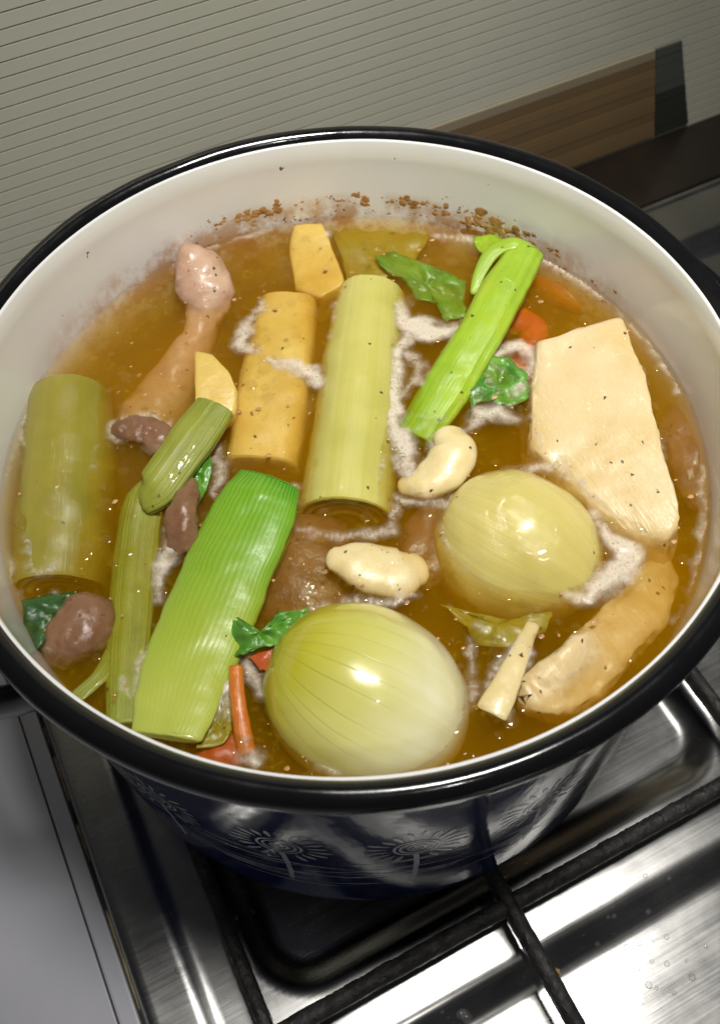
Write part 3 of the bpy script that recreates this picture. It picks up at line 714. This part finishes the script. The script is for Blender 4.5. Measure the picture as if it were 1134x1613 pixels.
blob('carrot_piece', 880, 455, -15, 60, (0.5, 0.4), -35, M_CARROT, amp=0.0016, label='orange carrot piece sunk at the back right wall', cat='carrot')
leaf('pepper_skin', [(392, 1035), (420, 1022), (455, 1018), (448, 1040), (432, 1062), (410, 1052)], M_REDSKIN, dz=2.5, label='scrap of red skin beside the front onion', cat='pepper')
# onions and garlic
def onion_shape(th, ph): return 1 + 0.006 * math.cos(9 * ph) * math.sin(th)
blob('onion', 577, 1098, -8, 168, (0.845, 0.86), 160, M_ONION, tilt=24, amp=0.0008, nsc=18, shape=onion_shape, nu=120, nv=70, label='whole peeled onion with green veins at the front of the pot', cat='onion')
blob('onion', 816, 864, -12, 136, (0.92, 0.84), 150, M_ONION2, amp=0.0012, nsc=22, shape=lambda th, ph: 1 + 0.07 * math.cos(th) + 0.03 * math.cos(3 * ph + 1) * math.sin(th), nu=90, nv=60, label='whole pale boiled onion right of the middle leek', cat='onion')
sweep('garlic_clove', [(708, 690, 0, 26, 0.75), (716, 714, 0, 36, 0.75), (700, 742, -1, 38, 0.7), (668, 760, -2, 30, 0.65), (640, 764, -3, 18, 0.6)], M_GARLIC, nring=40, cap='round', amp=0.0010, nsc=50, label='curved garlic clove right of the middle leek', cat='garlic')
sweep('garlic_clove', [(530, 882, -1, 22, 0.6), (556, 888, -2, 38, 0.55), (592, 897, -3, 44, 0.5), (628, 902, -4, 42, 0.5), (652, 898, -5, 30, 0.5)], M_GARLIC, nring=40, cap='round', amp=0.0010, nsc=50, label='lens-shaped garlic clove below the end of the middle leek', cat='garlic')
# meat
sweep('chicken_drumstick', [(294, 392, 6, 13, 1), (302, 408, 5, 30, 0.9), (318, 435, 1, 44, 0.85), (326, 468, -3, 42, 0.85), (324, 500, -8, 30, 0.9), (308, 545, -13, 28, 1), (274, 610, -19, 46, 1), (235, 670, -24, 58, 1)], M_SKIN, nring=70, seg=36, cap='round', amp=0.0018, nsc=65,
      label='poached chicken leg with its pink knuckle at the back left wall', cat='chicken')
blob('gizzard', 122, 995, -4, 68, (0.78, 0.60), 50, M_MEAT, amp=0.0020, nsc=40, shape=lambda th, ph: 1 + 0.22 * math.cos(th), label='pinkish brown chicken gizzard at the front left wall', cat='meat')
sweep('meat_scrap', [(300, 765, 2, 16, 0.8), (290, 810, 3, 27, 0.7), (284, 848, 1, 26, 0.7), (272, 872, -2, 14, 0.7)], M_MEAT, nring=40, seg=36, cap='round', amp=0.0018, nsc=90, label='brown meat scrap between celery stalk and green leek leaf', cat='meat')
sweep('meat_scrap', [(190, 678, -2, 18, 0.6), (225, 676, 0, 26, 0.5), (258, 690, -1, 24, 0.5)], M_MEAT, nring=40, seg=36, cap='round', amp=0.002, nsc=90, label='grey-brown meat scrap right of the left leek', cat='meat')
blob('chicken_breast', 475, 900, -14, 110, (0.75, 0.30), 70, M_MEAT, amp=0.0025, nsc=45, label='brown meat piece sunk between leek leaf and lower garlic', cat='meat')
blob('chicken_breast', 690, 850, -14, 95, (0.6, 0.35), 60, M_MEAT, amp=0.0025, nsc=45, label='brown meat piece sunk between middle leek and rear onion', cat='meat')
blob('chicken_breast', 1080, 720, -13, 110, (0.35, 0.3), 105, M_MEAT, amp=0.0025, nsc=45, label='pink meat piece sunk between celeriac slab and right wall', cat='meat')
# leaves
leaf('celery_leaf', [(590, 405), (620, 395), (655, 410), (700, 425), (735, 445), (730, 470), (735, 500), (700, 505), (690, 480), (655, 470), (640, 440), (610, 430)], M_LEAF, dz=-3.5, crumple=0.004, label='green celery leaf just under the broth behind the middle leek', cat='leaf')
leaf('celery_leaf', [(730, 590), (770, 560), (800, 560), (830, 590), (835, 625), (800, 640), (770, 630), (742, 640)], M_LEAF, dz=-0.5, crumple=0.004, label='green leaf scrap right of the yellow-green celery stalk', cat='leaf')
leaf('parsley_leaf', [(358, 962), (376, 985), (398, 998), (430, 985), (440, 962), (485, 958), (478, 985), (450, 1012), (415, 1018), (385, 1032), (362, 1030), (354, 1000)], M_LEAF, dz=2.0, crumple=0.004, label='bright green parsley leaf between leek leaf and front onion', cat='leaf')
leaf('parsley_leaf', [(330, 705), (335, 735), (325, 770), (312, 795), (298, 770), (300, 740), (312, 715)], M_LEAF, dz=2.0, crumple=0.003, label='small green leaf under the bent celery stalk', cat='leaf')
leaf('bay_leaf', [(35, 945), (70, 938), (120, 930), (150, 945), (110, 965), (85, 990), (60, 1020), (40, 990)], M_LEAF_DK, dz=0.2, crumple=0.003, label='dark green leaf below the left leek at the wall', cat='leaf')
leaf('leek_scrap', [(745, 372), (775, 368), (800, 382), (790, 398), (765, 402), (748, 392)], M_CELERY_DK, dz=2, crumple=0.003, label='small green scrap on the back wall above the right stalk', cat='leek')
leaf('leek_scrap', [(520, 355), (640, 352), (680, 370), (640, 430), (600, 440), (548, 440)], M_LEEK_OLD, dz=-6, crumple=0.004, label='flat yellow-green leek scrap under the broth at the back', cat='leek')
leaf('leek_scrap', [(320, 1140), (360, 1090), (372, 1130), (355, 1170), (310, 1180)], M_LEEK_OLD, dz=-1.5, crumple=0.003, label='olive leek scrap under the broth beside the carrot strip', cat='leek')

# ------------------------------------------------------------------ foam, bubbles, oil, residue
lines_ = [  # froth streaks: points in the photograph and half widths in px
    [(628, 478, 10), (640, 505, 20), (665, 520, 26), (700, 520, 16), (735, 518, 8)], [(640, 530, 12), (628, 560, 12), (620, 610, 14), (622, 660, 17), (634, 705, 22), (640, 745, 12)], [(650, 560, 8), (664, 580, 8), (652, 605, 7), (636, 625, 6)],
    [(420, 565, 8), (455, 572, 12), (485, 585, 18), (500, 600, 12)], [(415, 480, 5), (390, 510, 12), (380, 540, 14), (400, 555, 8)],
    [(790, 560, 10), (818, 545, 14), (835, 560, 10), (826, 590, 11), (812, 622, 10)], [(735, 680, 6), (752, 652, 12), (785, 650, 15), (815, 660, 9)],
    [(935, 815, 6), (955, 845, 14), (985, 870, 26), (985, 895, 24), (955, 915, 24), (925, 940, 20), (900, 935, 9)],
    [(272, 815, 8), (264, 860, 12), (254, 900, 11), (246, 940, 7)], [(362, 1070, 7), (350, 1095, 14), (338, 1120, 12), (326, 1140, 8)], [(388, 1050, 9), (400, 1070, 11), (412, 1090, 7)],
    [(430, 1010, 5), (470, 985, 8), (510, 962, 9), (560, 950, 8), (620, 945, 8), (650, 935, 5)], [(735, 1015, 4), (744, 1050, 5), (740, 1095, 4), (722, 1130, 3)], [(470, 838, 5), (520, 845, 5), (570, 846, 6), (615, 838, 7), (625, 800, 5)],
    [(455, 800, 4), (466, 770, 5)], [(375, 1200, 6), (400, 1195, 13)], [(330, 695, 8), (348, 735, 9), (342, 775, 6)], [(860, 408, 7), (900, 438, 7), (940, 462, 5), (975, 482, 4)], [(690, 372, 5), (740, 380, 7)], [(195, 658, 5), (240, 658, 8), (262, 672, 5)], [(795, 748, 4), (830, 740, 6), (870, 735, 7), (895, 748, 5)], [(700, 790, 5), (660, 790, 7), (630, 782, 5)]]
WS = []
for L_ in lines_:
    for (x0, y0, r0), (x1, y1, r1) in zip(L_, L_[1:]):
        for t in (0, 0.2, 0.4, 0.6, 0.8, 1.0):
            p = at(x0 + (x1 - x0) * t, y0 + (y1 - y0) * t, ZL); WS.append((p.x, p.y, (r0 + (r1 - r0) * t) * mm_at(p)))
WL = []                              # where the floating pieces cut the broth surface
seen = set()
for o in list(scene.objects):
    if o.type != 'MESH' or o.parent or 'category' not in o or o.name.startswith('broth'): continue
    me = o.data; L0 = o.location
    zs = [v.co.z + L0.z - ZL for v in me.vertices]
    for e in me.edges:
        a, b = e.vertices
        if zs[a] * zs[b] < 0:
            t = zs[a] / (zs[a] - zs[b]); q = me.vertices[a].co.lerp(me.vertices[b].co, t) + L0
            k = (int(q.x / 0.0011), int(q.y / 0.0011))
            if k in seen or math.hypot(q.x, q.y) > 0.124: continue
            seen.add(k); WL.append((q.x, q.y))
rw = random.Random(5)
WF = []
for x, y in WL:
    g = fbm((x, y, 4), 38, 3)
    if g > 0.30: WF.append((x, y, 0.0004 + 0.0014 * min(1, (g - 0.3) * 2) * rw.uniform(0.3, 1.0)))
for i in range(520):
    a = 2 * math.pi * i / 520; x, y = 0.1248 * math.cos(a), 0.1248 * math.sin(a); g = fbm((x, y, 8), 30, 3)
    if g > 0.12: WF.append((x, y, 0.0004 + 0.0010 * g * rw.uniform(0.3, 1.0)))
CELL = 0.00065; vs, fs, idx = [], [], {}
grid = {}
for a, b, r_ in WS + WF:
    m_ = int((r_ + 0.0065) / CELL) + 1; ci, cj = round(a / CELL), round(b / CELL)
    for i in range(ci - m_, ci + m_ + 1):
        for j in range(cj - m_, cj + m_ + 1):
            x, y = i * CELL, j * CELL
            if x * x + y * y > 0.1258 ** 2: continue
            w1 = noise.noise((x * 90, y * 90, 2)) + 0.5 * noise.noise((x * 210, y * 210, 2)); w2 = noise.noise((x * 90, y * 90, 9)) + 0.5 * noise.noise((x * 210, y * 210, 9))
            d = (r_ - math.hypot(x + 0.0024 * w1 - a, y + 0.0024 * w2 - b)) / 0.004
            d -= 0.30 * noise.noise((x * 130, y * 130, 5)) + 0.22 * noise.noise((x * 330, y * 330, 6)) + 0.10
            if d > -0.7 and d > grid.get((i, j), -9): grid[(i, j)] = d
th_ = []
for (i, j), f in grid.items():
    x, y = i * CELL, j * CELL
    h = 0.0006 * max(0, math.tanh(2.2 * f)) + 0.00012 * fbm((x, y, 1), 500, 2) + 0.00035 * fbm((x, y, 1), 160, 3)
    th_.append(f); idx[(i, j)] = len(vs); vs.append((x, y, broth_z(x, y) + 0.00012 + max(0, h)))
for (i, j) in idx:
    q = [(i, j), (i + 1, j), (i + 1, j + 1), (i, j + 1)]
    if all(t in idx for t in q): fs.append(tuple(idx[t] for t in q))
fo = obj('foam', vs, fs, M_FOAM, label='pinkish white boiling foam floating between the vegetables', cat='foam', kind='stuff')

at_f = fo.data.attributes.new('thickness', 'FLOAT', 'POINT')
for i, t in enumerate(th_): at_f.data[i].value = t

def dome_mesh(spots, flat, full=False):
    vs, fs = [], []
    for (x, y, z, r_) in spots:
        b0 = len(vs); K = 10
        lv = (0, 30, 58, 80) if not full else (-20, 10, 40, 70)
        for e in lv:
            for k in range(K):
                a = 2 * math.pi * k / K; vs.append((x + r_ * math.cos(R(e)) * math.cos(a), y + r_ * math.cos(R(e)) * math.sin(a), z + flat * r_ * math.sin(R(e))))
        vs.append((x, y, z + flat * r_))
        for j in range(3):
            for k in range(K): k2 = (k + 1) % K; fs.append((b0 + j * K + k, b0 + j * K + k2, b0 + (j + 1) * K + k2, b0 + (j + 1) * K + k))
        for k in range(K): fs.append((b0 + 3 * K + k, b0 + 3 * K + (k + 1) % K, b0 + 4 * K))
    return vs, fs
rnd = random.Random(11)
sp_ = []
for a, b, r_ in WS:
    if rnd.random() < 0.55:
        t = rnd.uniform(0, 6.28); q = r_ * rnd.uniform(0.5, 1.5); x, y = a + q * math.cos(t), b + q * math.sin(t)
        if math.hypot(x, y) < 0.1235: sp_.append((x, y, ZL + 0.0002, rnd.choice((0.0004, 0.0006, 0.0009, 0.0013)) * rnd.uniform(0.7, 1.2)))
for (x, y, n_, s_) in ((380, 500, 14, 22), (385, 545, 12, 20), (740, 985, 14, 40), (850, 970, 12, 40), (1060, 1000, 10, 30), (790, 640, 12, 25), (340, 740, 16, 25), (640, 790, 12, 40), (700, 420, 12, 60), (880, 420, 14, 30), (230, 1000, 8, 20), (350, 380, 8, 30)):
    for _ in range(n_):
        p = at(x + rnd.gauss(0, s_), y + rnd.gauss(0, s_), ZL)
        if math.hypot(p.x, p.y) < 0.1235: sp_.append((p.x, p.y, ZL + 0.0002, rnd.choice((0.0004, 0.0006, 0.0009, 0.0013)) * rnd.uniform(0.7, 1.2)))
v_, f_ = dome_mesh(sp_, 0.8); obj('bubbles', v_, f_, M_BUBBLE, label='small bubbles on the broth round the foam', cat='bubbles', kind='stuff')
sp_ = []
for _ in range(520):
    a, q = rnd.uniform(0, 6.28), 0.1225 * math.sqrt(rnd.random()); sp_.append((q * math.cos(a), q * math.sin(a), ZL + 0.0002, rnd.choice((0.0006, 0.0009, 0.0014, 0.0022, 0.003)) * rnd.uniform(0.6, 1.1)))
v_, f_ = dome_mesh(sp_, 0.14); obj('oil_drops', v_, f_, M_OIL, label='flat golden fat drops floating on the broth', cat='fat', kind='stuff')

# dried scum crust on the inner wall
vs, fs = [], []
def wall_lump(ang, z, r_, el):
    b0 = len(vs); K = 9; ri_ = r_in(z) + 0.0001; sd = rnd.uniform(0, 50)
    rad = Vector((math.cos(ang), math.sin(ang), 0)); tan = Vector((-math.sin(ang), math.cos(ang), 0)); c = rad * ri_ + Vector((0, 0, z))
    for f, hh_ in ((1, 0), (0.75, 0.5), (0.4, 0.9)):
        for k in range(K):
            a = 2 * math.pi * k / K; j = 1 + 0.9 * noise.noise(Vector((math.cos(a) * 1.7 + sd, math.sin(a) * 1.7, 0)))
            vs.append(c + tan * (r_ * el * f * j * math.cos(a)) + Vector((0, 0, 1)) * (r_ * f * j * math.sin(a)) - rad * (hh_ * min(r_ * 0.22, 0.00035)))
    vs.append(c - rad * min(r_ * 0.22, 0.00035))
    for jn in range(2):
        for k in range(K): k2 = (k + 1) % K; fs.append((b0 + jn * K + k, b0 + (jn + 1) * K + k, b0 + (jn + 1) * K + k2, b0 + jn * K + k2))
    for k in range(K): fs.append((b0 + 2 * K + k, b0 + 3 * K, b0 + 2 * K + (k + 1) % K))
def wall_hit(x, y):
    d = ray(x, y).normalized(); rr_ = 0.1272
    a = d.x ** 2 + d.y ** 2; b = CAM.x * d.x + CAM.y * d.y; c = CAM.x ** 2 + CAM.y ** 2 - rr_ ** 2
    t = (-b + math.sqrt(max(0, b * b - a * c))) / a; p = CAM + d * t; return math.atan2(p.y, p.x), p.z
crust = [(330, 350, 3), (350, 348, 5), (370, 345, 6), (388, 342, 8), (405, 338, 8), (420, 336, 7), (400, 352, 5), (438, 326, 7), (472, 318, 3), (500, 318, 4), (515, 314, 4), (540, 318, 4), (562, 308, 6), (575, 316, 6), (610, 316, 5), (640, 318, 7), (652, 326, 8), (668, 322, 6), (690, 332, 7), (700, 338, 5),
         (728, 332, 6), (742, 340, 8), (755, 345, 9), (768, 352, 9), (782, 356, 9), (800, 362, 8), (815, 370, 8), (830, 372, 6), (760, 362, 9), (778, 370, 8), (745, 356, 7), (800, 376, 7), (840, 384, 5), (865, 395, 5), (880, 402, 4), (935, 442, 4), (965, 460, 4), (870, 370, 2), (915, 420, 2),
         (100, 500, 3), (90, 515, 2), (160, 462, 2), (205, 425, 2), (210, 445, 2), (185, 435, 1.5)]
for x, y, s_ in crust:
    for _ in range(int(2 + s_ * 0.6)):
        a, z = wall_hit(x + rnd.gauss(0, s_ * 0.9), y + rnd.gauss(0, s_ * 0.6)); wall_lump(a, z, s_ * rnd.uniform(0.12, 0.5) * 0.00028 * 1.9, rnd.uniform(0.8, 1.8))
for _ in range(260):
    x = rnd.uniform(300, 960); t = (x - 300) / 660; yb = 385 - 60 * math.sin(math.pi * min(1, t * 1.05)) + 95 * max(0, t - 0.72) / 0.28
    a, z = wall_hit(x, yb + rnd.gauss(0, 9)); wall_lump(a, z, rnd.uniform(0.0002, 0.0008), rnd.uniform(0.8, 2.0))
obj('scum_crust', vs, [f[::-1] for f in fs], M_SCUM, label='brown dried scum crust on the white inside wall', cat='residue', kind='stuff')

# water drops and a crumb on the hob
sp_ = []
for (x, y, n_, sx, sy) in ((900, 1540, 26, 60, 12), (960, 1440, 16, 60, 40), (1000, 1540, 26, 90, 60), (700, 1590, 5, 60, 20), (480, 1480, 8, 80, 60), (300, 1480, 6, 40, 60), (1080, 1450, 10, 40, 60)):
    for _ in range(n_):
        p = at(x + rnd.gauss(0, sx), y + rnd.gauss(0, sy), 0.0); r_ = rnd.choice((0.0004, 0.0006, 0.0009, 0.0013)) * rnd.uniform(0.7, 1.2)
        sp_.append((p.x, p.y, hob_h(p.x, p.y) + 0.00002, r_))
p = at(727, 1594, 0); sp_ += [(p.x, p.y, hob_h(p.x, p.y), 0.0026), (p.x + 0.0012, p.y - 0.0024, hob_h(p.x, p.y), 0.0024)]
v_, f_ = dome_mesh(sp_, 0.45); obj('water_drops', v_, f_, M_DROP, label='small water drops scattered on the steel hob', cat='water', kind='stuff')
p = at(882, 1527, 0); vs, fs = [], []
for j in range(7):
    for i in range(10):
        th, ph = math.pi * j / 6, 2 * math.pi * i / 10; d = Vector((math.sin(th) * math.cos(ph), math.sin(th) * math.sin(ph), math.cos(th))); rr_ = 0.0013 * (1 + 0.4 * noise.noise(d * 2.2))
        vs.append(Vector((p.x, p.y, hob_h(p.x, p.y) + 0.0008)) + Vector((d.x * rr_, d.y * rr_, d.z * rr_ * 0.7)))
for j in range(6):
    for i in range(10): k = (i + 1) % 10; fs.append((j * 10 + i, (j + 1) * 10 + i, (j + 1) * 10 + k, j * 10 + k))
obj('food_crumb', vs, fs, M_SCUM, label='tiny brown crumb beside the grate bar on steel hob', cat='crumb')

# brown and dark wall reflection at the back right, painted as slats
M_REFL = [simple('brown_reflection', (c[0], c[1], c[2]), 0.35, bscale=60, bstr=0.05, var=(9, (c[0] * 1.3, c[1] * 1.25, c[2] * 1.2))) for c in ((0.225, 0.150, 0.075), (0.25, 0.165, 0.08), (0.21, 0.138, 0.068))]
M_REFL_DK = simple('dark_reflection', (0.035, 0.04, 0.034), 0.35, bscale=60, bstr=0.05, var=(12, (0.07, 0.075, 0.062)))
M_REFL_GREY = simple('grey_reflection', (0.09, 0.10, 0.085), 0.35, bscale=60, bstr=0.05, var=(12, (0.14, 0.15, 0.125)))
M_REFL_TAN = simple('tan_reflection', (0.36, 0.29, 0.19), 0.35, bscale=60, bstr=0.05, var=(9, (0.42, 0.35, 0.24)))
panel = empty('wall_reflection', (0.25, YW - 0.0015, 0.0036), 'wall reflection, brown with dark right end, built as coloured slats', 'panel')  # panel: only the parent of the painted reflection slats
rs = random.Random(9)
def refl_slat(name, xa, xb, z0, z1, mat):
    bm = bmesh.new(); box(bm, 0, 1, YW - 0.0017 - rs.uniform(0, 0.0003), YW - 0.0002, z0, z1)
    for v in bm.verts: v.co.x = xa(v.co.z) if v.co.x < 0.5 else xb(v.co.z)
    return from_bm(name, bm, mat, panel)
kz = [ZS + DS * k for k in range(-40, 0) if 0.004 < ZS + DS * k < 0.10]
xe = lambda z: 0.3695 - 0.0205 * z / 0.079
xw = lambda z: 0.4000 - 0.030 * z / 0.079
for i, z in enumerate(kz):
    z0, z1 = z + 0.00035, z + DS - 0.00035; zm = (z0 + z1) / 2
    if zm < 0.080: refl_slat('brown_reflection', lambda q: 0.08, xe, z0, z1, M_REFL[i % 3] if zm < 0.068 else M_REFL_TAN)  # tan top rows fade the painted reflection into the wall
    if zm < 0.076: refl_slat('dark_reflection', lambda q: xe(q) + 0.0004, xw, z0, z1, M_REFL_DK if zm < 0.04 else M_REFL_GREY)  # dark end of the painted reflection, greyer in its upper rows
# scum flecks drifting on the broth
rnd = random.Random(21); vs, fs = [], []
for _ in range(420):
    a, q = rnd.uniform(0, 6.28), 0.1225 * math.sqrt(rnd.random()); x, y = q * math.cos(a), q * math.sin(a)
    if fbm((x, y, 0), 30, 2) < -0.05: continue
    b0 = len(vs); K = 7; r_ = rnd.choice((0.0002, 0.0003, 0.0005, 0.0008)); sd = rnd.uniform(0, 9); zt = broth_z(x, y)
    for k in range(K):
        t = 2 * math.pi * k / K; j = r_ * (1 + 0.6 * noise.noise(Vector((math.cos(t) + sd, math.sin(t), 0)))); vs.append((x + j * math.cos(t) * 1.4, y + j * math.sin(t), zt - 0.0001))
    vs.append((x, y, zt + 0.0002))
    for k in range(K): fs.append((b0 + k, b0 + (k + 1) % K, b0 + K))
for x, y in WL:
    if rnd.random() > 0.16: continue
    b0 = len(vs); K = 6; r_ = rnd.choice((0.00015, 0.00025, 0.0004, 0.0006)); x += rnd.gauss(0, 0.0015); y += rnd.gauss(0, 0.0015); zt = ZL + 0.0006
    for k in range(K):
        t = 2 * math.pi * k / K; vs.append((x + r_ * math.cos(t) * rnd.uniform(0.7, 1.6), y + r_ * math.sin(t), zt - 0.0008))
    vs.append((x, y, zt))
    for k in range(K): fs.append((b0 + k, b0 + (k + 1) % K, b0 + K))
obj('scum_flecks', vs, fs, M_SCUM, label='tiny brown flecks drifting on the broth', cat='residue', kind='stuff')
